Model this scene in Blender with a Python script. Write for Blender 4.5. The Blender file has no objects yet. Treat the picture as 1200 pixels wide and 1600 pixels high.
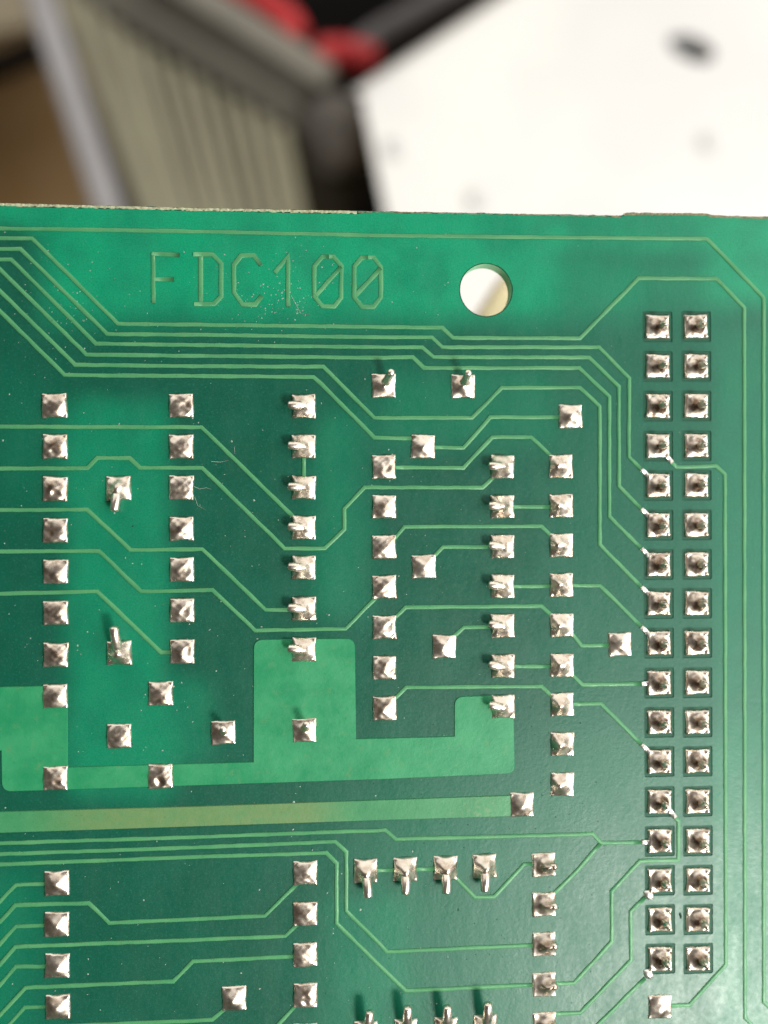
import bpy, bmesh, math, random
from mathutils import Vector, Matrix, Euler
random.seed(7)
# ---------------------------------------------------------------- camera, world, lamps (1 unit = 1 cm)
S = bpy.context.scene
S.unit_settings.system = 'METRIC'; S.unit_settings.scale_length = 0.01
C = S.collection
CAM_LOC = Vector((1.48887, -0.661357, 6.83578)); CAM_ROT = Euler((2.38662e-4, -0.0790711, -0.00467327), 'XYZ')
FPX = 1700.0                                     # focal length for the 1200x1600 photograph
cd = bpy.data.cameras.new('camera'); cam = bpy.data.objects.new('camera', cd); C.objects.link(cam)
cam.location = CAM_LOC; cam.rotation_euler = CAM_ROT
cd.sensor_fit = 'VERTICAL'; cd.sensor_height = 36.0; cd.lens = FPX/1600*36
cd.clip_start = 0.05; cd.clip_end = 500
cd.dof.use_dof = True; cd.dof.focus_distance = 6.80; cd.dof.aperture_fstop = 0.14
S.camera = cam
S.render.resolution_x = 768; S.render.resolution_y = 1024
W = bpy.data.worlds.new('World'); S.world = W; W.use_nodes = True
bg = W.node_tree.nodes['Background']; bg.inputs[0].default_value = (1.0, 0.88, 0.75, 1); bg.inputs[1].default_value = 0.10
S.view_settings.view_transform = 'Standard'; S.view_settings.look = 'None'
S.view_settings.exposure = 0.0; S.view_settings.gamma = 1.0

def lamp(name, loc, target, sx, sy, power, col):
    d = bpy.data.lights.new(name, 'AREA'); d.shape = 'RECTANGLE'; d.size = sx; d.size_y = sy
    d.energy = power; d.color = col
    o = bpy.data.objects.new(name, d); C.objects.link(o); o.location = loc
    o.rotation_euler = (Vector(target)-Vector(loc)).to_track_quat('-Z', 'Y').to_euler()
    return o
lamp('bench_lamp', (11.3, -12.1, 16.9), (3, -2, 0), 5, 5, 5300, (1.0, 0.97, 0.90))
lamp('window_light', (37, -3, 29), (2, -1, 0), 44, 44, 24000, (1.0, 0.98, 0.95))
lamp('overhead_fill', (5, 84, 30), (5, 7, -10), 260, 120, 135000, (1.0, 0.96, 0.90))  # added fill that brightens the background and the upper solder slopes

# ---------------------------------------------------------------- helpers
RM = CAM_ROT.to_matrix()
def at(px, py, z=0.0):
    """point of the photograph -> point on the plane at height z over the board"""
    d = RM @ Vector(((px-600)/FPX, -(py-800)/FPX, -1.0))
    t = (z-CAM_LOC.z)/d.z
    return CAM_LOC + d*t
PX = 0.254/63.0
def mat(name, col, rough=0.5, metal=0.0, spec=0.5):
    m = bpy.data.materials.new(name); m.use_nodes = True
    b = m.node_tree.nodes['Principled BSDF']
    b.inputs['Base Color'].default_value = (*col, 1); b.inputs['Roughness'].default_value = rough
    b.inputs['Metallic'].default_value = metal; b.inputs['Specular IOR Level'].default_value = spec
    return m
class NT:
    def __init__(s, m): s.m = m; s.t = m.node_tree; s.b = s.t.nodes['Principled BSDF']
    def n(s, typ, **kw):
        x = s.t.nodes.new(typ)
        for k, v in kw.items(): setattr(x, k, v)
        return x
    def l(s, a, b): s.t.links.new(a, b)
    def math(s, op, a, b=None, clamp=False):
        x = s.n('ShaderNodeMath', operation=op); x.use_clamp = clamp
        for i, v in enumerate((a, b)):
            if v is None: continue
            if isinstance(v, (int, float)): x.inputs[i].default_value = v
            else: s.l(v, x.inputs[i])
        return x.outputs[0]
    def mr(s, v, a, b, c=0.0, d=1.0, smooth=True):
        x = s.n('ShaderNodeMapRange'); x.interpolation_type = 'SMOOTHSTEP' if smooth else 'LINEAR'
        s.l(v, x.inputs[0])
        for i, q in enumerate((a, b, c, d)): x.inputs[1+i].default_value = q
        return x.outputs[0]
    def mix(s, f, a, b, blend='MIX'):
        x = s.n('ShaderNodeMix', data_type='RGBA', blend_type=blend)
        if isinstance(f, (int, float)): x.inputs[0].default_value = f
        else: s.l(f, x.inputs[0])
        for i, v in ((6, a), (7, b)):
            if isinstance(v, tuple): x.inputs[i].default_value = (*v, 1)
            else: s.l(v, x.inputs[i])
        return x.outputs[2]
    def pos(s): return s.n('ShaderNodeNewGeometry').outputs['Position']
    def noise(s, vec, scale, detail=3, rough=0.55, stretch=None):
        if stretch:
            mp = s.n('ShaderNodeMapping'); mp.inputs['Scale'].default_value = stretch[0]; mp.inputs['Rotation'].default_value = (0, 0, stretch[1])
            s.l(vec, mp.inputs[0]); vec = mp.outputs[0]
        x = s.n('ShaderNodeTexNoise'); x.inputs['Scale'].default_value = scale; x.inputs['Detail'].default_value = detail
        x.inputs['Roughness'].default_value = rough
        s.l(vec, x.inputs['Vector']); return x.outputs[0]
    def bump(s, h, strength, dist):
        x = s.n('ShaderNodeBump'); x.inputs['Strength'].default_value = strength; x.inputs['Distance'].default_value = dist
        s.l(h, x.inputs['Height']); s.l(x.outputs[0], s.b.inputs['Normal'])

def link(name, verts, faces, m, parent=None, smooth=False, loc=None, mats=None, midx=None):
    me = bpy.data.meshes.new(name); me.from_pydata([tuple(v) for v in verts], [], faces); me.update()
    for mm in (mats or [m]): me.materials.append(mm)
    if midx: me.polygons.foreach_set('material_index', midx)
    if smooth: me.polygons.foreach_set('use_smooth', [True]*len(me.polygons))
    o = bpy.data.objects.new(name, me); C.objects.link(o)
    if parent: o.parent = parent
    if loc is not None: o.location = loc
    return o
def tag(o, label=None, cat=None, group=None, kind=None):
    if label: o['label'] = label
    if cat: o['category'] = cat
    if group: o['group'] = group
    if kind: o['kind'] = kind
    return o
def empty(name, loc=(0, 0, 0)):
    o = bpy.data.objects.new(name, None); C.objects.link(o); o.location = loc; return o
def fill(loops, z):
    """triangulate flat region bounded by loops (first outer, rest holes) -> verts, tris (normals up)"""
    bm = bmesh.new(); ed = []
    idx = []
    for lp in loops:
        vs = [bm.verts.new((p[0], p[1], z)) for p in lp]
        idx.append(vs)
        for i in range(len(vs)): ed.append(bm.edges.new((vs[i], vs[(i+1) % len(vs)])))
    bmesh.ops.triangle_fill(bm, use_beauty=True, use_dissolve=False, edges=ed, normal=(0, 0, 1))
    bm.verts.index_update()
    V = [v.co.copy() for v in bm.verts]; F = []
    for f in bm.faces:
        t = [v.index for v in f.verts]
        if f.normal.z < 0 or (f.normal.length == 0): t.reverse()
        F.append(t)
    L = [[v.index for v in l] for l in idx]
    bm.free(); return V, F, L
def area2(lp): return sum(lp[i][0]*lp[(i+1) % len(lp)][1]-lp[(i+1) % len(lp)][0]*lp[i][1] for i in range(len(lp)))
def slab(name, loops, z0, z1, m, parent, side=None, slope=0.0, back=True):
    """prism of a flat region with holes; outer edge sloped outwards by slope at its foot"""
    V, F, L = fill(loops, z1); V = [tuple(v) for v in V]; mi = [0]*len(F)
    n = len(V)
    for li, (ids, lp) in enumerate(zip(L, loops)):
        k = len(V); m_ = len(ids); ccw = area2(lp) > 0
        offs = offset(lp, slope if (ccw == (li == 0)) else -slope) if slope else lp
        V += [(p[0], p[1], z0) for p in offs]
        for i in range(m_):
            a, b = ids[i], ids[(i+1) % m_]; c, d = k+(i+1) % m_, k+i
            q = [a, d, c, b]
            if (ccw != (li == 0)): q.reverse()
            F.append(q); mi.append(1 if side else 0)
    if back:
        V2, F2, _ = fill(loops, z0); k = len(V); V += [tuple(v) for v in V2]
        for t in F2: F.append([k+i for i in reversed(t)]); mi.append(0)
    return link(name, V, F, m, parent, mats=[m, side] if side else None, midx=mi)
def offset(lp, d):
    n = len(lp); out = []
    for i in range(n):
        p0, p1, p2 = Vector(lp[i-1][:2]), Vector(lp[i][:2]), Vector(lp[(i+1) % n][:2])
        a = (p1-p0); b = (p2-p1)
        if a.length < 1e-9 or b.length < 1e-9: out.append((p1.x, p1.y)); continue
        a.normalize(); b.normalize()
        na = Vector((a.y, -a.x)); nb = Vector((b.y, -b.x)); q = na+nb
        if q.length < 1e-6: q = na
        q.normalize(); q = q*(d/max(0.4, q.dot(na)))
        out.append((p1.x+q.x, p1.y+q.y))
    return out
def rounded(poly, radii, n=6):
    """poly in board coordinates, per-corner radius"""
    out = []; N = len(poly)
    for i, (p, r) in enumerate(zip(poly, radii)):
        if not r: out.append(p); continue
        P = Vector(p); a = (Vector(poly[i-1])-P).normalized()*r; b = (Vector(poly[(i+1) % N])-P).normalized()*r
        for k in range(n+1):
            t = k/n; q = P+a*(1-t)**2+b*t**2
            out.append((q.x, q.y))
    return out
def tube(pts, rad, n=12, tip=True):
    V, F = [], []
    pts = [Vector(p) for p in pts]; rad = list(rad)
    if tip:                                       # round off the end
        d = (pts[-1]-pts[-2]).normalized(); r = rad[-1]; e = pts[-1]
        for a in (35, 65, 85):
            pts.append(e+d*r*0.4*math.sin(math.radians(a))); rad.append(r*math.cos(math.radians(a)))
    up = Vector((0.3, 0.2, 1)).normalized()
    for i, p in enumerate(pts):
        d = (pts[min(i+1, len(pts)-1)]-pts[max(i-1, 0)]).normalized()
        x = d.cross(up)
        if x.length < 0.1: x = d.cross(Vector((1, 0, 0)))
        x.normalize(); y = x.cross(d)
        for k in range(n):
            a = 2*math.pi*k/n; V.append(p+(x*math.cos(a)+y*math.sin(a))*rad[i])
    for i in range(len(pts)-1):
        for k in range(n):
            F.append([i*n+k, i*n+(k+1) % n, (i+1)*n+(k+1) % n, (i+1)*n+k])
    F.append(list(range(n))); F.append([len(V)-1-k for k in range(n)])
    return V, F
def box_poly(name, pix, z, th, m, parent=None, bevel=0.0):
    """a plate whose outline is given by photograph points at depth z, real thickness th"""
    lp = [tuple(at(x, y, z)[:2]) for x, y in pix]
    if area2(lp) < 0: lp.reverse()
    o = slab(name, [lp], z-th, z, m, parent)
    if bevel:
        md = o.modifiers.new('bevel', 'BEVEL'); md.width = bevel; md.segments = 3; md.limit_method = 'ANGLE'
    return o

# ---------------------------------------------------------------- materials
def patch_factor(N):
    """light from behind painted in, lighter where the far side carries no copper: soft rectangles in board coordinates"""
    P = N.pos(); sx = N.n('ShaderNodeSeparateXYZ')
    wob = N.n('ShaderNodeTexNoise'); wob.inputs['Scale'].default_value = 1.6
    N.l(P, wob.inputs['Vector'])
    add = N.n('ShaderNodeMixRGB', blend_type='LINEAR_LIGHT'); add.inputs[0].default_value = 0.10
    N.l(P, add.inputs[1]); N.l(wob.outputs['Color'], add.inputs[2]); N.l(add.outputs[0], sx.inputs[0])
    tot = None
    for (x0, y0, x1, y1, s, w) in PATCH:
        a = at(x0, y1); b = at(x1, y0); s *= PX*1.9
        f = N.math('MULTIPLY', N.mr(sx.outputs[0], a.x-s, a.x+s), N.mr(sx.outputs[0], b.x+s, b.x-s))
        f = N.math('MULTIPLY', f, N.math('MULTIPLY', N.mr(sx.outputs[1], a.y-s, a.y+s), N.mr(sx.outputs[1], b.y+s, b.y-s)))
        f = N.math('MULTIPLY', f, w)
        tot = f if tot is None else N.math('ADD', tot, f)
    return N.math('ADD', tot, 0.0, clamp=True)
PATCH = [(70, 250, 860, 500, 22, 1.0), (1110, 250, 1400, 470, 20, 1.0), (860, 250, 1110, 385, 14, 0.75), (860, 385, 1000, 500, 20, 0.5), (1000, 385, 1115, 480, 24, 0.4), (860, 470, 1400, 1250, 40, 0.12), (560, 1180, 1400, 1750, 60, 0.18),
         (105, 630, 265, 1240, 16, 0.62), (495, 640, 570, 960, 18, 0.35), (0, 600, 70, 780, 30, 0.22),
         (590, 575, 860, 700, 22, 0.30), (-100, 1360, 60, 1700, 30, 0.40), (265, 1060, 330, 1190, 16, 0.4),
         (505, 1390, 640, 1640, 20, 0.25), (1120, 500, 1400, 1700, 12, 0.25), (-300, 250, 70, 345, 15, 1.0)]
def mask_mat():
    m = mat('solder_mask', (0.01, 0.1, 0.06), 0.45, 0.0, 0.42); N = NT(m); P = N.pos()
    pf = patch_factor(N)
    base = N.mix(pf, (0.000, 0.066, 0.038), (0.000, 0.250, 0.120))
    n1 = N.noise(P, 3.0, 4)
    base = N.mix(N.mr(n1, 0.35, 0.7, 0, 0.35), base, (0.001, 0.095, 0.058))
    n2 = N.noise(P, 70, 4, 0.7)
    base = N.mix(N.mr(N.noise(P, 110, 3, 0.7), 0.4, 0.62, 0, 0.3), base, (0.0, 0.045, 0.028))
    base = N.mix(N.mr(n2, 0.52, 0.75, 0, 0.5), base, (0.012, 0.17, 0.105))
    N.l(base, N.b.inputs['Base Color'])
    n3 = N.noise(P, 5, 5, 0.65, ((1.0, 0.35, 1.0), 0.6))
    n4 = N.noise(P, 26, 4, 0.65)
    rr = N.math('ADD', N.mr(n3, 0.3, 0.7, 0.33, 0.43, False), N.mr(n4, 0.3, 0.7, -0.03, 0.05, False))
    N.l(rr, N.b.inputs['Roughness'])
    hb = N.math('ADD', N.noise(P, 38, 4, 0.6), N.math('MULTIPLY', N.noise(P, 9, 3, 0.5, ((1, .5, 1), .5)), 1.6))
    N.bump(hb, 0.16, 0.006)
    return m
def copper_mat(name, tarn):
    m = mat(name, (0.05, 0.3, 0.12), 0.42, 0.0, 0.42); N = NT(m); P = N.pos()
    n1 = N.noise(P, 4, 4)
    base = N.mix(N.mr(n1, 0.3, 0.7), *(((0.045, 0.205, 0.086), (0.068, 0.245, 0.104)) if tarn == 1 else ((0.008, 0.185, 0.075), (0.028, 0.235, 0.10))))
    if tarn == 2:                                  # the strip is tarnished brown over a stretch
        sx = N.n('ShaderNodeSeparateXYZ'); N.l(P, sx.inputs[0])
        f = N.math('MULTIPLY', N.mr(sx.outputs[0], at(20, 1280).x, at(170, 1280).x), N.mr(sx.outputs[0], at(570, 1280).x, at(470, 1280).x))
        f = N.math('MULTIPLY', f, N.mr(N.noise(P, 14, 4, 0.7), 0.25, 0.6, 0.6, 1.0))
        base = N.mix(0.35, base, (0.07, 0.17, 0.07)); base = N.mix(f, base, (0.105, 0.195, 0.075))
        f2 = N.math('MULTIPLY', N.mr(N.noise(P, 30, 3), 0.5, 0.7), N.mr(sx.outputs[0], at(640, 1280).x, at(790, 1280).x))
        base = N.mix(N.math('MULTIPLY', f2, 0.5), base, (0.15, 0.24, 0.11))
    else:
        n2 = N.noise(P, 12, 4, 0.7)
        base = N.mix(N.mr(n2, 0.56, 0.75, 0, 0.55), base, (0.085, 0.205, 0.08))
    n3 = N.noise(P, 60, 2)
    base = N.mix(N.mr(n3, 0.66, 0.76, 0, 0.6), base, (0.012, 0.13, 0.06))
    N.l(base, N.b.inputs['Base Color'])
    N.l(N.mr(N.noise(P, 20, 4), 0.3, 0.7, 0.34, 0.5, False), N.b.inputs['Roughness'])
    N.bump(N.noise(P, 45, 4, 0.6), 0.2, 0.006)
    return m
def solder_mat(name, col, rough, tint, dark_refl=0.0):
    m = mat(name, col, rough, 1.0); N = NT(m); P = N.pos()
    n1 = N.noise(P, 14, 4, 0.65)
    base = N.mix(N.mr(n1, 0.42, 0.72, 0, tint), col, (0.36, 0.24, 0.16))
    if dark_refl:                                       # dark reflection in the middle of the joint, painted into the colour
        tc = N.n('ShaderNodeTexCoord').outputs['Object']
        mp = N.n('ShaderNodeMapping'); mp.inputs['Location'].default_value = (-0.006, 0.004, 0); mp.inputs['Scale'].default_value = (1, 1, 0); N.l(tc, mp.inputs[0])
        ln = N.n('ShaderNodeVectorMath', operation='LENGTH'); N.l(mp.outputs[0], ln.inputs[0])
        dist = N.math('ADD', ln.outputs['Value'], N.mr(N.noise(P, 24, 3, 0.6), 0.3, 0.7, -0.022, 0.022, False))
        base = N.mix(N.math('MULTIPLY', N.mr(dist, 0.068, 0.018), dark_refl), base, (0.16, 0.105, 0.07))
    N.l(base, N.b.inputs['Base Color'])
    N.l(N.mr(N.noise(P, 22, 3), 0.3, 0.7, rough-0.05, rough+0.12, False), N.b.inputs['Roughness'])
    N.bump(N.noise(P, 20, 3, 0.5), 0.14, 0.008)
    return m
def simple(name, col, rough=0.6, scale=2.0, col2=None, amt=0.5, spec=0.3):
    m = mat(name, col, rough, 0.0, spec); N = NT(m)
    c2 = col2 or tuple(c*0.7 for c in col)
    N.l(N.mix(N.mr(N.noise(N.pos(), scale, 4), 0.3, 0.7, 0, amt), col, c2), N.b.inputs['Base Color'])
    return m
M = dict(
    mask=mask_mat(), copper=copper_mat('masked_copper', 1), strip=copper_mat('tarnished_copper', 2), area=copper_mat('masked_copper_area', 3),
    solder=solder_mat('solder', (0.76, 0.69, 0.60), 0.29, 0.65), lead=solder_mat('tinned_lead', (0.80, 0.73, 0.64), 0.29, 0.4),
    painted_refl=solder_mat('solder_painted_refl', (0.76, 0.69, 0.60), 0.30, 0.65, 1.0), pitted=solder_mat('pitted_solder', (0.76, 0.69, 0.60), 0.32, 0.75, 0.55),
    tin=solder_mat('bare_tin', (0.9, 0.89, 0.86), 0.30, 0.1),
    laminate=simple('bare_laminate', (0.006, 0.075, 0.042), 0.6, 20, (0.012, 0.05, 0.03), 0.5),
    edge=simple('cut_fibreglass', (0.42, 0.44, 0.30), 0.85, 40, (0.20, 0.19, 0.11), 0.9),
    edge2=simple('cut_fibreglass_dark', (0.22, 0.19, 0.11), 0.85, 40, (0.10, 0.10, 0.06), 0.9),
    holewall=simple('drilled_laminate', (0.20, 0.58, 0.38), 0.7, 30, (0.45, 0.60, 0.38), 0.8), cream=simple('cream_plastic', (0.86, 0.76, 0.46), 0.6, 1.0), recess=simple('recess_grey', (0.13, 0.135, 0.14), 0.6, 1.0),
    dust=simple('dust_grey', (0.28, 0.36, 0.30), 0.9, 10), speck=simple('speck_dark', (0.01, 0.045, 0.03), 0.7, 10),
    white=simple('white_paint', (0.80, 0.79, 0.76), 0.45, 0.35, (0.68, 0.67, 0.67), 0.7),
    bezel=simple('grey_beige_plastic', (0.115, 0.105, 0.084), 0.6, 1.5),
    slat=simple('ribbed_plastic', (0.31, 0.295, 0.205), 0.6, 1.0, (0.25, 0.235, 0.165), 0.6),
    rim=simple('pale_grey_plastic', (0.44, 0.43, 0.44), 0.55, 1.0), rail=simple('rail_plastic', (0.23, 0.215, 0.18), 0.55, 1.0),
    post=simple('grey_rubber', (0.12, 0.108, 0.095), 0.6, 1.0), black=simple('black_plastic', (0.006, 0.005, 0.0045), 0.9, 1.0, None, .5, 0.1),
    gap=simple('slot_plastic', (0.03, 0.026, 0.018), 0.8, 1.0, None, .5, 0.1),
    red=simple('red_insulation', (0.50, 0.035, 0.04), 0.5, 1.0), cable=simple('grey_cable', (0.13, 0.125, 0.13), 0.5, 1.0),
    wood=simple('brown_board', (0.32, 0.19, 0.065), 0.7, 0.5, (0.38, 0.26, 0.14), 0.8), tan=simple('tan_card', (0.42, 0.36, 0.25), 0.7, 0.6),
    screw=simple('dark_steel', (0.03, 0.03, 0.028), 0.5, 2.0), dimple=simple('scuffed_paint', (0.66, 0.66, 0.65), 0.5, 2.0),
)

# ---------------------------------------------------------------- circuit board
board = empty('circuit_board', at(600, 960, 0))
tag(board, 'green printed circuit board, solder side up, with soldered pads and lettering', 'circuit board')
INV = Matrix.Translation(-board.location)
class _P: pass
def link_b(name, V, F, m, parent=None, smooth=False, loc=None, **k):
    """part of the board: vertices are world coordinates unless loc is given"""
    if parent is None:
        if loc is None:
            loc = Vector((0, 0, 0))-board.location
        else: loc = Vector(loc)-board.location
        return link(name, V, F, m, board, smooth, loc, **k)
    return link(name, V, F, m, parent, smooth, loc, **k)

MT = 0.006                                        # lacquer thickness
HDR_Y = [510.6, 572.6, 634.6, 697, 758.5, 820.4, 882, 943, 1004.7, 1067, 1128.7, 1190, 1252.6, 1314.2, 1375.6, 1437, 1498]
HDR = [(1027.3+4.3*i/16, y) for i, y in enumerate(HDR_Y)] + [(1087.6+3.4*i/16, y-0.4) for i, y in enumerate(HDR_Y)]
def edge_y(x):                                    # the sawn top edge
    pts = [(-900, 300), (0, 317), (300, 324.5), (600, 330), (970, 336.5), (976, 332), (1105, 333), (1112, 336), (1200, 338.5), (1260, 340)]
    for (a, b), (c, d) in zip(pts, pts[1:]):
        if a <= x <= c: return b+(d-b)*(x-a)/(c-a)
    return 340
rnd = random.Random(3)
def ring(pix, r, n=40, wob=0.0):
    c = at(*pix); return [(c.x+(r+rnd.uniform(-wob, wob))*math.cos(2*math.pi*k/n), c.y+(r+rnd.uniform(-wob, wob))*math.sin(2*math.pi*k/n)) for k in range(n)]
HOLE = (759.5, 453); HR = 0.166
xs = list(range(-900, 1240, 9))
top_l = [tuple(at(x, edge_y(x)+rnd.uniform(-1.0, 1.0))[:2]) for x in xs]
top_m = [tuple(at(x, edge_y(x)+(5.0 if x < 560 else 2.2 if x < 960 else 3.5)+rnd.uniform(-0.8, 0.8))[:2]) for x in xs]
br = tuple(at(1236, 2000)[:2]); bl = tuple(at(-900, 2000)[:2])
def outer(top): lp = top+[br, bl]; lp.reverse(); return lp
slab('laminate', [outer(top_l), ring(HOLE, HR+0.001)], -MT-0.125, -MT, M['laminate'], board, side=M['edge']).location = -board.location
wall = ring(HOLE, HR); wc = len(wall)
link_b('hole_wall', [(x, y, -0.002) for x, y in wall]+[(x, y, -MT-0.1255) for x, y in wall], [[k, (k+1) % wc, wc+(k+1) % wc, wc+k] for k in range(wc)], M['holewall'], None, True)
sq = []
for i, (x, y) in enumerate(HDR):
    c = at(x, y); h = 0.0985
    sq.append(rounded([(c.x-h, c.y-h), (c.x+h, c.y-h), (c.x+h, c.y+h), (c.x-h, c.y+h)], [0.012]*4, 3))
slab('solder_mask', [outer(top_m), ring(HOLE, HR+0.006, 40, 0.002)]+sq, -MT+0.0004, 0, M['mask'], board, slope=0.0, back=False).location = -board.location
# frayed glass fibre along the saw cut: low ragged bead, paler to the left
def bead(x0, x1, m):
    V, F = [], []; x = x0; k = 0
    while x <= x1:
        a = edge_y(x)
        p = [at(x, a-rnd.uniform(0.2, 2.2)), at(x, a+0.6), at(x, a+(4.4 if x < 560 else 2.2 if x < 960 else 4.2)+rnd.uniform(-1.2, 1.2))]
        hs = [-0.03, rnd.uniform(-0.002, 0.006), -0.001]
        for q, h in zip(p, hs): V.append((q.x, q.y, h))
        if k:
            b = 3*k
            for j in (0, 1): F.append([b-3+j, b-3+j+1, b+j+1, b+j])
        k += 1; x += 3.2
    F = [list(reversed(f)) for f in F]
    return link_b('frayed_edge', V, F, m)
bead(-300, 560, M['edge']); bead(560, 972, M['edge2']); bead(975, 1236, M['edge2'])

# ---- copper tracks under the lacquer
def strip(pts, w, h, m, name='trace', jit=0.45, parent=None, taper=True):
    """raised rounded track along a line of photograph points; w in photograph pixels"""
    P = [Vector(at(x, y)[:2]) for x, y in pts]
    Q = []
    for a, b in zip(P, P[1:]):
        L = (b-a).length; n = max(1, int(L/(14*PX)))
        for k in range(n): Q.append((a.lerp(b, k/n), k == 0))
    Q.append((P[-1], True))
    prof = [(-0.5, -0.0005), (-0.44, 0.70), (-0.35, 1.0), (0, 1.03), (0.35, 1.0), (0.44, 0.70), (0.5, -0.0005)]
    V, F = [], []; n = len(Q); ww = w*PX
    for i, (p, corner) in enumerate(Q):
        a = (p-Q[i-1][0]).normalized() if i else None
        b = (Q[i+1][0]-p).normalized() if i < n-1 else None
        a = a or b; b = b or a
        na = Vector((-a.y, a.x)); nb = Vector((-b.y, b.x)); q = (na+nb).normalized(); q = q/max(0.5, q.dot(na))
        jl = rnd.uniform(-jit, jit)*PX; jr = rnd.uniform(-jit, jit)*PX
        hh = h*rnd.uniform(0.9, 1.08)
        for s, z in prof:
            o = q*(s*ww + (jl if s < 0 else jr if s > 0 else 0))
            V.append((p.x+o.x, p.y+o.y, z*hh if z > 0 else -0.001))
        if i:
            k = 7*i
            for j in range(6): F.append([k-7+j, k+j, k+j+1, k-7+j+1])
    F = [list(reversed(f)) for f in F]
    F.append(list(range(7))); F.append([len(V)-1-j for j in range(7)])
    return link_b(name, V, F, m, parent, True)
TW = 6.4; TH = 0.0062
TRACES = [
 [(-120, 355), (0, 357), (150, 359), (300, 361.5), (600, 368), (900, 371.5), (1104, 373), (1193, 465), (1193, 900), (1193.5, 1565), (1240, 1612)],
 [(-120, 371), (0, 372.5), (50, 372.5), (184, 506), (300, 507.3), (600, 511), (691, 512), (707.5, 528), (906, 528.5), (997.5, 435), (1119, 435.5), (1162.7, 481), (1163, 900), (1164, 1590), (1185, 1612)],
 [(-120, 387), (0, 389), (32, 389), (167.5, 522), (300, 523), (600, 527), (675, 527), (691, 542.5), (936, 542.5), (983, 591), (982.5, 714), (1004, 735.5)],
 [(-120, 404), (0, 405.5), (17.5, 405.5), (150, 537), (300, 539), (600, 542.5), (660, 542.5), (677.5, 558), (921, 558.5), (967, 604), (967, 760), (1004, 797)],
 [(-30, 391), (0, 421), (135, 554), (300, 556), (600, 559), (645, 558), (662.5, 575), (905, 575), (952, 620), (952, 807), (1004, 859)],
 [(-30, 425), (0, 455), (117.5, 570), (300, 572), (505, 573), (532, 600), (585, 653), (737.5, 653), (784, 606), (906, 605.5), (937, 635), (937, 851), (1004, 919)],
 [(-30, 456), (0, 486), (101, 586), (300, 587.5), (490, 589), (502, 600), (585, 684), (650, 685)],
 [(678, 699), (724, 700), (766, 652), (875, 652)],
 [(617, 730.5), (724, 731), (769, 683), (830, 683), (864, 716)],
 [(-120, 733), (0, 732), (137, 731.5), (152.5, 715.5), (202.5, 715.5), (219, 731), (316, 731), (445, 857), (507.5, 857), (538, 827), (538, 795), (570, 761.5), (754, 762), (774, 743)],
 [(-120, 667), (0, 666.5), (315, 667.5), (462, 811)],
 [(-120, 798), (0, 797), (136, 796), (204, 859.5), (316, 858), (415, 953), (462, 953)],
 [(-120, 863), (0, 861.5), (155, 861), (220, 924), (332, 922), (399, 985), (540, 982.5), (592, 929)],
 [(-120, 930), (0, 927.5), (152, 924), (252, 1019.5), (268, 1019)],
 [(475, 712), (475, 750)],
 [(800, 792), (862, 792)],
 [(612, 847), (632, 823), (846, 822.5), (866, 843)],
 [(672, 876), (692, 854.5), (770, 855)],
 [(800, 916.5), (862, 916)],
 [(612, 970), (634, 949), (846, 947), (868, 968)],
 [(703, 1000), (725, 980), (770, 980)],
 [(800, 1041.5), (862, 1041)],
 [(612, 1096), (635, 1074), (846, 1072.5), (868, 1094)],
 [(890, 915), (937.5, 915), (1004, 981)],
 [(888, 984), (909, 1009), (953, 1008)],
 [(886, 1047), (910, 1070), (1004, 1068.5)],
 [(890, 1100), (939, 1100), (1004, 1165)],
 [(1049, 722), (1057, 730), (1119, 728), (1132.5, 741), (1133, 1100), (1134, 1507), (1077.5, 1570), (1044, 1572)],
 [(-120, 1321), (0, 1317.5), (300, 1308), (602, 1297), (619, 1311), (900, 1304), (926, 1302.5), (939, 1317), (1004, 1316)],
 [(938, 1318), (900, 1362), (862, 1400)],
 [(-120, 1338), (0, 1334.5), (300, 1324), (524, 1315), (541, 1331), (541, 1423), (605, 1487), (836, 1476.5)],
 [(-120, 1355), (0, 1350.5), (300, 1339), (510, 1332.5), (526, 1349), (526, 1442.5), (600, 1516), (634, 1548), (836, 1538.5)],
 [(-60, 1467), (0, 1440), (24, 1414), (139, 1411), (171, 1442), (300, 1436), (414, 1431), (466, 1379)],
 [(-40, 1546), (0, 1507.5), (24, 1479), (300, 1468.5), (446, 1462.5), (468, 1441)],
 [(-40, 1628), (0, 1586), (40, 1543), (271, 1533), (302, 1502), (462, 1494)],
 [(-60, 1612), (100, 1603), (300, 1595), (332, 1593), (358, 1571)],
 [(467, 1566), (420, 1616)],
 [(585, 1360), (620, 1359.5)], [(648, 1358.5), (684, 1357.5)],
 [(705, 1364), (742.5, 1402), (772.5, 1401), (819, 1350), (836, 1350)],
 [(862, 1538), (897, 1536), (956, 1471), (956, 1392.5), (1000, 1345), (1060, 1344), (1060, 1283), (1051, 1274)],
 [(1008, 1402), (985, 1424), (986, 1500), (907, 1582), (862, 1585)],
 [(1008, 1528), (935, 1600), (915, 1620)],
]
FAINT = [
 [(76, 1381), (25, 1382.5), (0, 1408), (-40, 1450)],
 [(76, 1446), (25, 1447.5), (0, 1475), (-40, 1516)],
 [(76, 1510), (25, 1510), (0, 1539), (-40, 1582)],
 [(76, 1573), (39, 1574), (16, 1599), (0, 1616)],
]
for t in TRACES: strip(t, TW, TH, M['copper'])
for t in FAINT: strip(t, 6.0, TH*0.7, M['copper'])
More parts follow.
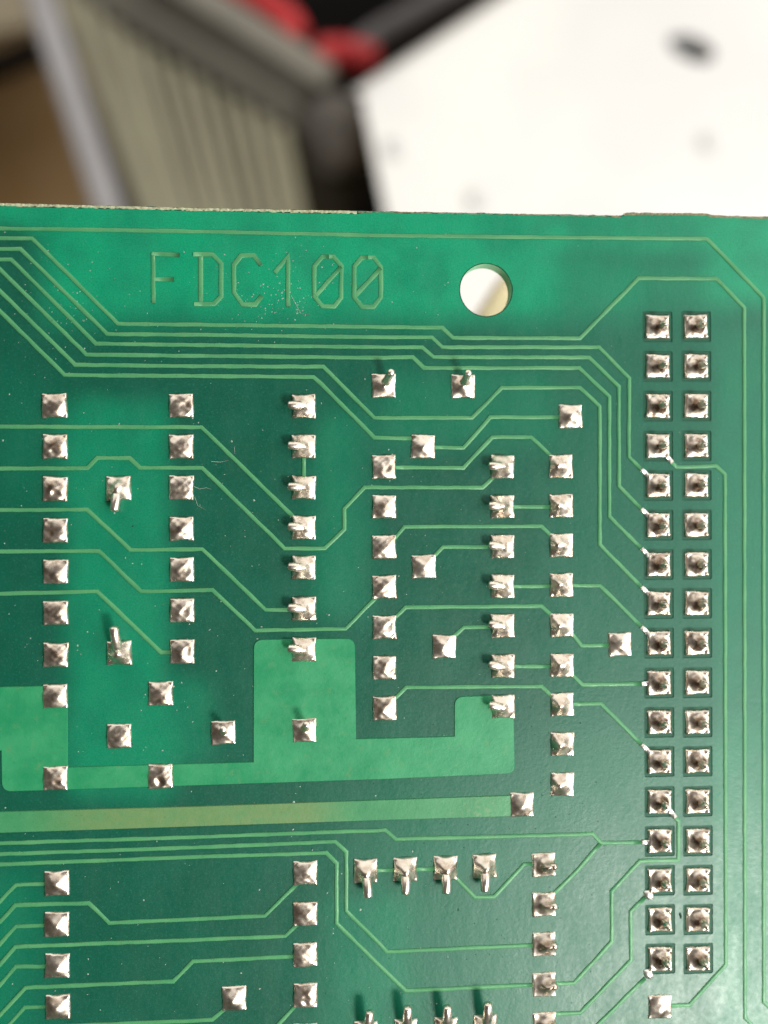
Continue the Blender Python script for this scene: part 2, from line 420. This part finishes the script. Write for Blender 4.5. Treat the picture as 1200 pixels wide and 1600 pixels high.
# bare tinned ends where a track crosses the unlacquered frame of a header pad
for a, b in [((1002, 733.5), (1014, 745)), ((1002, 795), (1014, 807)), ((1002, 857), (1014, 869)), ((1002, 917), (1015, 930)), ((1002, 979), (1015, 992)),
             ((1002, 1068.5), (1014, 1068)), ((1002, 1163), (1016, 1177)), ((1003, 1316), (1015, 1316)), ((1040, 711), (1050, 723)), ((1042, 1261), (1055, 1277))]:
    strip([a, b], 8.0, 0.010, M['tin'], 'bare_trace_end', 0.2)
for (x, y), ang in [((1013.5, 1398.5), 0.8), ((1013, 1522), 0.9)]:    # two blobs of solder where a track leaves its pad
    V, F = [], []
    for k in range(5):
        q = math.cos(k*math.pi/2/5); z = 0.020*math.sin(k*math.pi/2/5)-0.002
        for m_ in range(14):
            t_ = 2*math.pi*m_/14; u, v = 0.038*q*math.cos(t_)*(1+.08*math.sin(2*t_+ang)), 0.029*q*math.sin(t_)
            V.append((u*math.cos(-ang)-v*math.sin(-ang), u*math.sin(-ang)+v*math.cos(-ang), z))
    V.append((0, 0, 0.0185))
    for k in range(4):
        for m_ in range(14): F.append([k*14+m_, k*14+(m_+1) % 14, k*14+14+(m_+1) % 14, k*14+14+m_])
    for m_ in range(14): F.append([56+m_, 56+(m_+1) % 14, 70])
    link_b('solder_blob', V, F, M['tin'], None, True, loc=at(x, y))
# lettering etched in copper
LET = dict(
 F=[[(239, 396), (239.7, 474)], [(237, 396.5), (281, 398.5)], [(240, 436), (272, 436.5)]],
 D=[[(313.7, 398), (313.7, 475)], [(302, 397.5), (332, 398), (345.5, 412), (345.5, 463), (335, 475), (303, 475)]],
 C=[[(408, 415), (396.5, 399), (377, 399), (365.5, 414), (365.5, 457), (379, 476), (399, 476), (409, 462)]],
 one=[[(429, 426), (450, 400.5), (450, 479)]],
 zero=[[(512, 401), (521, 401), (533.5, 416), (533, 465), (522.5, 479), (504, 479), (491, 464), (491, 416), (504, 401), (514, 401)], [(493, 462), (533, 417)]],
 zero2=[[(575, 402.5), (584, 402.5), (595, 417), (595, 465), (584, 479.5), (566, 479.5), (553.5, 464), (554, 416), (565, 402.5), (577, 402.5)], [(555, 462.5), (595, 419)]])

for k, strokes in LET.items():
    V, F = [], []
    root = None
    for s in strokes:
        o = strip(s, 7.2, TH*0.8, M['copper'], 'letter', 0.5)
        if root is None: root = o
        else:                                     # join further strokes into the same letter
            b = len(root.data.vertices)
            V = [v.co.copy() for v in root.data.vertices]+[v.co+Vector((0, 0, 0.0004)) for v in o.data.vertices]
            F = [list(p.vertices) for p in root.data.polygons]+[[b+i for i in p.vertices] for p in o.data.polygons]
            bpy.data.objects.remove(o); bpy.data.objects.remove(root)
            root = link_b('letter', V, F, M['copper'], None, True)
# copper areas
def area(pix, radii, m):
    lp = [tuple(at(x, y)[:2]) for x, y in pix]
    if area2(lp) < 0: lp.reverse(); radii = list(reversed(radii))
    lp = rounded(lp, [r*PX for r in radii])
    o = slab('copper_area', [lp], -0.001, 0.0075, m, board, slope=0.004, back=False); o.location = -board.location
    return o
area([(-200, 1078), (105, 1071.5), (105, 1199), (396.5, 1191), (397, 1000), (553.5, 998), (555.5, 1155), (710.5, 1151), (710.5, 1089), (801, 1086.5), (803.5, 1207.5), (600, 1216.5), (300, 1226.5), (4, 1236), (3, 1172), (-200, 1177)],
     [0, 0, 0, 0, 14, 14, 0, 0, 14, 8, 12, 0, 0, 14, 0, 0], M['area'])
area([(-200, 1276), (0, 1268.5), (300, 1260.5), (600, 1250), (800, 1243), (800, 1274.5), (600, 1280.5), (300, 1290.5), (0, 1300.5), (-200, 1308)], [0]*10, M['strip'])

# ---- solder joints
HS = 0.0785
def joint(px, py, kind, tip=None, zt=0.1, seed=0, half=HS):
    r = random.Random(seed*131+int(px*7+py*13)); c = at(px, py)
    n = 24; ph = [r.uniform(0, 6.28) for _ in range(8)]; V, F = [], []
    pk = {'via': (r.uniform(-.1, .1), r.uniform(-.1, .1), 0.045, 2.3, 1.15), 'flat': (0.0, 0.0, 0.034, 2.2, 0.8), 'pit': (0.1, 0.0, 0.032, 2.2, 0.8),
          'tall': (-0.38, 0.05, 0.085, 2.2, 1.35), 'left': (-0.42, 0.06, 0.066, 2.5, 1.0), 'lay': (0.0, 0.0, 0.050, 2.6, 1.1),
          'pin': (0.05, 0.0, 0.060, 2.4, 1.7), 'hdr': (0.08, 0.0, 0.080, 2.1, 2.0), 'right': (0.35, -0.05, 0.055, 2.6, 1.6)}[kind]
    a, b, H, p, ex = pk; a += r.uniform(-.05, .05); b += r.uniform(-.05, .05); H *= r.uniform(0.82, 1.18)
    dirv = None; rgh = 0.35 if kind in ('pit', 'flat') else 0.1
    if kind in ('left', 'lay', 'right') and tip:
        t = at(tip[0], tip[1], zt)-c; dirv = Vector((t.x/half, t.y/half))
    def hgt(u, v):
        du = (u-a)/(1-a if u > a else 1+a); dv = (v-b)/(1-b if v > b else 1+b)
        q = min(1.0, (abs(du)**p+abs(dv)**p)**(1/p)); e = min(1.0, (1-max(abs(u), abs(v)))/0.16)
        q = min(1.0, math.sqrt(q*q+0.07)/1.0344)
        z = 0.011*math.sqrt(max(0, 1-(1-e)**2))+H*(1-q)**ex
        if kind in ('flat', 'pit'):
            ux, uy = (u-0.05, v+0.22) if kind == 'flat' else (u-0.32, v+0.05)
            ux += 0.12*math.sin(ph[3]); uy += 0.10*math.sin(ph[5])
            z -= (0.010+0.006*math.sin(ph[2]))*math.exp(-(ux*ux*(1+.5*math.sin(ph[0]))+uy*uy)/0.12); z += 0.003*math.exp(-((ux-.02)**2+(uy-.02)**2)/0.02)
        if dirv is not None:                       # solder drawn out along the bent lead
            L = dirv.length; t = max(0, min(1, (u*dirv.x+v*dirv.y)/(L*L))); dd = math.hypot(u-dirv.x*t, v-dirv.y*t)
            wdt = (0.30-0.08*t) if kind != 'lay' else (0.62-0.30*t)
            z += (0.014 if kind == 'left' else 0.034)*math.exp(-(dd/wdt)**2)*(0.4+0.6*e)
        k = e*0.0024
        z += k*(math.sin(3.1*u+ph[0])*math.sin(2.7*v+ph[1])+0.6*math.sin(6.3*u+ph[2]+2*v)*math.sin(5.7*v+ph[3])+rgh*math.sin(9*u+ph[4])*math.sin(10*v+ph[5]))
        if kind == 'hdr':                          # beads of solder left at the corners of the pad
            for (cx, cy, g) in ((.78, .72, 1.0), (.8, -.82, .8), (-.82, -.84, .7)):
                z += 0.010*g*math.exp(-((u-cx)**2+(v-cy)**2)/0.03)
        return z
    bow = [r.uniform(-0.01, 0.055) for _ in range(4)]; rot = math.radians(r.uniform(-1.6, 1.6))
    def out(u, v):                                 # slightly uneven outline
        j = 0.020
        x = u*(1+j*math.sin(3*v+ph[6])+0.010*math.sin(13*v+ph[2])+(0.035 if abs(v) > .8 and kind == 'hdr' else 0)-bow[0 if u > 0 else 1]*(1-v*v))
        y = v*(1+j*math.sin(3*u+ph[7])+0.010*math.sin(12*u+ph[1])-bow[2 if v > 0 else 3]*(1-u*u)*(1.5 if v < 0 else 0.6))
        return (x*math.cos(rot)-y*math.sin(rot), x*math.sin(rot)+y*math.cos(rot))
    for j in range(n+1):
        for i in range(n+1):
            u = -1+2*i/n; v = -1+2*j/n; u = math.copysign(abs(u)**0.85, u); v = math.copysign(abs(v)**0.85, v)
            x, y = out(u, v); z = hgt(u, v)
            if i in (0, n) or j in (0, n): z = -0.0065
            V.append((x*half, y*half, z))
    for j in range(n):
        for i in range(n):
            k = j*(n+1)+i; F.append([k, k+1, k+n+2, k+n+1])
    o = link_b('solder_joint', V, F, M[{'hdr': 'painted_refl', 'pit': 'pitted', 'flat': 'pitted', 'right': 'pitted'}.get(kind, 'solder')], None, True, loc=c)
    # the lead
    R = 0.021
    if kind in ('left', 'lay', 'right') and tip:
        t = at(tip[0], tip[1], zt)-c; R2 = {'left': 0.0275, 'lay': 0.0275, 'right': 0.022}[kind]
        base = Vector((a*half, b*half, 0)) if kind == 'right' else Vector((0, 0, 0))
        s = Vector((t.x, t.y, 0))-base
        if kind == 'left':
            pts = [base+s*0.05+Vector((0, 0, 0.036)), base+s*0.3+Vector((0, 0, 0.050)), base+s*0.6+Vector((0, 0, 0.056)), base+s*0.85+Vector((0, 0, 0.058)), Vector((t.x, t.y, 0.058))]
            rr_ = [R2*0.8, R2*1.05, R2*1.05, R2, R2*0.95]
        else:
            pts = [base, base+s*0.12+Vector((0, 0, zt*0.28)), base+s*0.36+Vector((0, 0, zt*0.60)), base+s*0.65+Vector((0, 0, zt*0.84)), t]
            rr_ = [R2*1.0, R2*1.12, R2*1.18, R2*1.08, R2*r.uniform(.92, 1.02)]
        vv, ff = tube(pts, rr_)
        link('lead', vv, ff, M['lead'], o, True)
    elif kind == 'pin' and tip:
        t = at(tip[0], tip[1], zt)-c
        pts = [Vector((t.x*.2, t.y*.2, 0)), Vector((t.x*.45, t.y*.45, zt*.35)), Vector((t.x*.8, t.y*.8, zt*.7)), t]
        vv, ff = tube(pts, [R*1.7, R*1.3, R*1.05, R]); link('lead', vv, ff, M['lead'], o, True)
    elif kind == 'hdr':                            # square post with a chamfered tip
        w = 0.021; h = 0.135*r.uniform(.94, 1.06); ox, oy = a*half+0.004, b*half; prof = [(1.25, 0.0), (1.1, h*.55), (1.0, h*.8), (0.5, h)]
        vv, ff = [], []
        for q, z in prof:
            for k in range(8):
                an = 2*math.pi*(k+.5)/8; vv.append((ox+q*w*math.cos(an), oy+q*w*math.sin(an), z))
        for i in range(3):
            for k in range(8): ff.append([i*8+k, i*8+(k+1) % 8, i*8+8+(k+1) % 8, i*8+8+k])
        ff.append([24+k for k in range(8)])
        link('pin', vv, ff, M['lead'], o, True)
    return o

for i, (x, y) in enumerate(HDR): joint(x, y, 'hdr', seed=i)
for i, (x, y) in enumerate([(85, 634), (86, 698), (86, 764), (86.5, 829), (87, 893), (87, 958), (87, 1023.5), (86.5, 1088), (87, 1216)]): joint(x, y, 'flat', seed=i)
for i, y in enumerate([634, 698, 762, 826.5, 890, 954, 1018]): joint(283+i*.3, y, 'pit', seed=i)
for i, y in enumerate([635, 698, 762, 824.6, 887, 951, 1014.7]): joint(474.5+i*.12, y, 'left', (451.5, y-2.5+i*.2), 0.072, seed=i)
for i, y in enumerate([729.6, 792, 854.7, 917.5, 980.4, 1043.7, 1106.6]): joint(600+i*.17, y, 'pit', seed=i+20)
for i, y in enumerate([729.5, 792, 854, 916, 978, 1041, 1104.5]): joint(785+i*.17, y, 'left', (765.5, y-2), 0.072, seed=i+30)
for i, y in enumerate([729, 790.5, 852.3, 914, 977, 1039.5, 1101, 1163, 1225.5]): joint(876.3+i*.33, y, 'tall', seed=i+40)
for x, y in [(661, 698), (662.5, 885.5), (694, 1010.5), (891.5, 650.6), (968.7, 1007), (1030.8, 1573), (366, 1559.6), (815.5, 1257)]: joint(x, y, 'via', seed=3)
for x, y in [(251.5, 1083.7), (186.5, 1150), (251, 1213)]: joint(x, y, 'flat', seed=5)
for x, y in [(89, 1380), (89, 1444), (89.5, 1509), (90.5, 1573)]: joint(x, y, 'via', seed=9)
for x, y in [(477, 1364), (477, 1428), (477, 1491.6), (477, 1555), (477, 1618)]: joint(x, y, 'flat', seed=11)
joint(599.5, 603, 'pin', (611.5, 581), 0.15); joint(723.4, 604, 'pin', (732, 582), 0.15)
joint(349, 1145, 'pin', (348.5, 1139), 0.12); joint(475.6, 1141, 'pin', (479, 1132), 0.13)
joint(185.6, 763, 'lay', (178.5, 797), 0.06); joint(186.5, 1020.5, 'lay', (178, 981), 0.11)
for (x, y), t in [((571.5, 1360.6), (575, 1401)), ((633.5, 1358), (633.5, 1396)), ((696, 1356), (697.5, 1395)), ((757.5, 1353), (757.5, 1392))]: joint(x, y, 'lay', t, 0.085, seed=2)
for (x, y), t in [((571.5, 1614), (577.5, 1582)), ((634, 1611), (637, 1575)), ((696.5, 1608), (699, 1574)), ((758, 1604), (762.5, 1569))]: joint(x, y, 'lay', t, 0.118, seed=4)
for i, y in enumerate([1351, 1413, 1475, 1538, 1600]): joint(849.6+i*.3, y, 'right', (868.5, y+3), 0.060, seed=i+60)

# ---- dust on the lacquer
def flecks(name, spots, m, label, cat):
    V, F = [], []
    for x, y, s in spots:
        c = at(x, y); k = len(V); n = rnd.randint(4, 6); a0 = rnd.uniform(0, 6.28); el = rnd.uniform(0.35, 1); ro = rnd.uniform(0, 3.14)
        for j in range(n):
            a = a0+6.283*j/n; q = s*PX*rnd.uniform(.6, 1.1); u, v = q*math.cos(a), q*math.sin(a)*el
            V.append((c.x+u*math.cos(ro)-v*math.sin(ro), c.y+u*math.sin(ro)+v*math.cos(ro), 0.0012))
        V.append((c.x, c.y, 0.0012+s*PX*0.35)); t = len(V)-1
        for j in range(n): F.append([k+j, k+(j+1) % n, t])
    o = link(name, V, F, m); tag(o, label, cat, kind='stuff'); return o
sp = []
for _ in range(420): sp.append((rnd.uniform(0, 700), rnd.uniform(345, 1590), rnd.choice([.8, 1.0, 1.2, 1.4, 1.8, 2.2])*rnd.uniform(.7, 1)))
for _ in range(130): sp.append((rnd.gauss(440, 45), rnd.gauss(460, 32), rnd.uniform(.6, 1.7)))
for _ in range(60): sp.append((rnd.gauss(110, 50), rnd.gauss(500, 60), rnd.uniform(.6, 1.5)))
for _ in range(120): sp.append((rnd.uniform(600, 1180), rnd.uniform(370, 1200), rnd.uniform(.5, 1.0)))
sp = [s for s in sp if s[1] > 345 and math.hypot(s[0]-HOLE[0], s[1]-HOLE[1]) > 48]
flecks('dust', sp, M['dust'], 'pale dust flecks scattered over the green board', 'dust')
sp = []
for _ in range(150): sp.append((rnd.uniform(420, 960), rnd.uniform(1020, 1590), rnd.uniform(.6, 1.5)))
sp += [(716, 1422, 3), (1063, 1431, 6), (674, 1275, 2.6), (206, 1163, 3), (208, 822, 2.5)]
flecks('dark_specks', sp, M['speck'], 'dark specks scattered over the lower right of the green board', 'specks')

hv, hf = [], []
for pts in [[(303, 760), (312, 764), (322, 762), (331, 765)], [(304, 776), (309, 790), (322, 797)], [(330, 721), (345, 722), (357, 719)], [(366, 698), (367, 709)],
            [(455, 462), (470, 490), (483, 492)], [(120, 470), (128, 486)], [(1040, 1120), (1052, 1142)]]:
    v, f = tube([at(x, y, 0.002) for x, y in pts], [0.0013]*len(pts), 5, False); k = len(hv); hv += v; hf += [[k+i for i in q] for q in f]
tag(link('fibres', hv, hf, M['dust'], None, True), 'fine pale fibres lying on the green board', 'fibres', kind='stuff')

# ---------------------------------------------------------------- background, far behind the board and out of focus
# white painted sheet-metal panel with a screw hole
Z = -11.0
panel = empty('white_panel', at(1000, 300, Z)); tag(panel, 'white painted metal panel behind the upper right of the board', 'metal panel')
def par(o, p): o.parent = p; o.location = -p.location if o.location.length == 0 else o.location-p.location; return o
lp = [tuple(at(x, y, Z)[:2]) for x, y in [(566, 152), (940, -90), (1700, -90), (1700, 900), (712, 900), (602, 330)]]
if area2(lp) < 0: lp.reverse()
hc = at(1092, 80, Z); hole = [(hc.x-0.13+0.40*math.cos(k*math.pi/12)+0.05*math.sin(k*math.pi/12), hc.y+0.05+0.20*math.sin(k*math.pi/12)-0.13*math.cos(k*math.pi/12)) for k in range(24)]
par(slab('sheet', [rounded(lp, [0.15 if i in (0, len(lp)-1) else 0 for i in range(len(lp))]), hole], Z-0.12, Z, M['white'], None), panel)
# folded lip along the two near edges
def lip(a, b, w, dz):
    p, q = at(*a, Z), at(*b, Z); d = (q-p).normalized(); nrm = Vector((-d.y, d.x, 0))
    V = []
    for pt in (p, q):
        for s, z in ((0, 0.02), (w*.35, -0.02), (w*.8, -dz*.5), (w, -dz), (w*.8, -dz), (w*.5, -dz*.5), (0, -0.1)): V.append(pt+nrm*s+Vector((0, 0, z)))
    F = [[j, 7+j, 7+(j+1) % 7, (j+1) % 7] for j in range(7)]+[list(range(6, -1, -1)), list(range(7, 14))]
    par(link('folded_lip', V, F, M['white'], None, False), panel)
lip((566, 152), (940, -90), 0.30, 0.5)
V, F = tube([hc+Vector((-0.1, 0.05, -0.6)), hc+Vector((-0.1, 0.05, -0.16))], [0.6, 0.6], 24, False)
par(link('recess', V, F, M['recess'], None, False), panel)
V, F = tube([hc+Vector((0.04, 0, -0.3)), hc+Vector((0.04, 0, -0.1)), hc+Vector((0.04, 0, -0.06))], [0.15, 0.15, 0.12], 20)
par(link('screw', V, F, M['screw'], None, True), panel)
for (x, y, r) in [(1105, 222, 0.16), (745, 312, 0.17), (618, 232, 0.18)]:
    c = at(x, y, Z); V, F = tube([c+Vector((0, 0, -0.05)), c+Vector((0, 0, 0.02))], [r, r], 20, True)
    par(link('rivet', V, F, M['dimple'], None, True), panel)
# ribbed grey front
Z = -13.0
grille = empty('ribbed_case_front', at(300, 250, Z)); tag(grille, 'grey beige ribbed plastic case front behind the upper left of the board', 'case')
par(box_poly('backing', [(70, -90), (330, -90), (560, 150), (596, 240), (500, 420), (225, 420)], Z-0.35, 0.4, M['gap']), grille)
starts = [(84, -60), (100, -40), (118, -20), (146, 8), (176, 34), (208, 58), (240, 78), (274, 98), (308, 118), (342, 138), (376, 156), (410, 174), (440, 196)]
def bar(name, a, b, w, z, th, m, bevel):
    A, B = Vector(a), Vector(b); d = (B-A).normalized(); nn = Vector((-d.y, d.x))*w/2
    return par(box_poly(name, [tuple(A+nn), tuple(B+nn), tuple(B-nn), tuple(A-nn)], z, th, m, None, bevel), grille)
for i, s in enumerate(starts):
    sl = 0.37-0.015*i; e = (s[0]+(430-s[1])*sl, 430)
    bar('slat', s, e, 19 if i in (3, 6, 9) else 23, Z+(0.03 if i % 3 else 0.1), 0.35, M['slat'], 0.06)
bar('side_rim', (42, -60), (200, 430), 44, Z+0.25, 0.9, M['rim'], 0.12)
par(box_poly('top_bezel', [(95, -90), (240, -90), (530, 120), (500, 235), (430, 180), (330, 118), (200, 40), (120, -15)], Z+0.12, 0.6, M['bezel'], None, 0.05), grille)
bar('rail', (225, -65), (515, 118), 44, Z+0.45, 0.5, M['rail'], 0.1)
# grey round post at the corner between the two
c = at(528, 192, -12.2); V, F = tube([c+Vector((0, 0, -2.2)), c+Vector((0, 0, -0.12)), c, c+Vector((0, 0, 0.03))], [0.56, 0.56, 0.5, 0.3], 28, True)
pst = link('corner_post', [v-c for v in V], F, M['post'], None, True, c); tag(pst, 'dark grey round corner post beside the white panel', 'post')
# dark cavity behind
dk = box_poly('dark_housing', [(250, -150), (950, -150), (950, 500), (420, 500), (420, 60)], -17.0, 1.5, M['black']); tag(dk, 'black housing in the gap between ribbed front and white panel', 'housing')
def cable(name, pts, r, z, m, label, cat):
    P = [at(x, y, z+dz) for x, y, dz in pts]; V, F = tube(P, [r]*len(P), 16)
    o = link(name, [v-P[0] for v in V], F, m, None, True, P[0]); tag(o, label, cat); return o
cable('grey_cable', [(560, 72, 0), (600, 46, .1), (650, 18, .1), (720, -22, 0), (800, -70, 0)], 0.21, -14.0, M['cable'], 'grey cable crossing the black gap at the top', 'cable')
cable('red_wire', [(340, -40, 0), (390, -8, 0), (425, 10, .1), (452, 34, .1), (462, 52, 0)], 0.25, -13.2, M['red'], 'red wire at the top edge above the grey rail', 'wire')
cable('red_connector', [(505, 84, -.2), (530, 82, 0), (560, 86, .05), (580, 94, 0)], 0.27, -13.0, M['red'], 'short red connector just above the round grey post', 'connector')
# table and what lies on it at the far left
tb = box_poly('table', [(-1500, -1200), (2600, -1200), (2600, 2600), (-1500, 2600)], -24.0, 1.0, M['wood']); tag(tb, kind='structure')
cd_ = box_poly('tan_box', [(-300, -200), (70, -200), (60, 40), (-300, 110)], -20.0, 2.5, M['tan'], None, 0.1); tag(cd_, 'tan box at the top left corner on the brown table', 'box')
cable('black_cable', [(-120, 150, 0), (-20, 112, 0), (40, 86, 0), (110, 60, 0)], 0.28, -19.0, M['black'], 'black cable below the tan box at far left', 'cable')

cb = box_poly('cream_block', [(806, 405), (752, 488), (720, 600), (900, 600), (900, 405)], -3.0, 1.0, M['cream'], None, 0.05); tag(cb, 'cream coloured block seen through the round hole in the board', 'block')
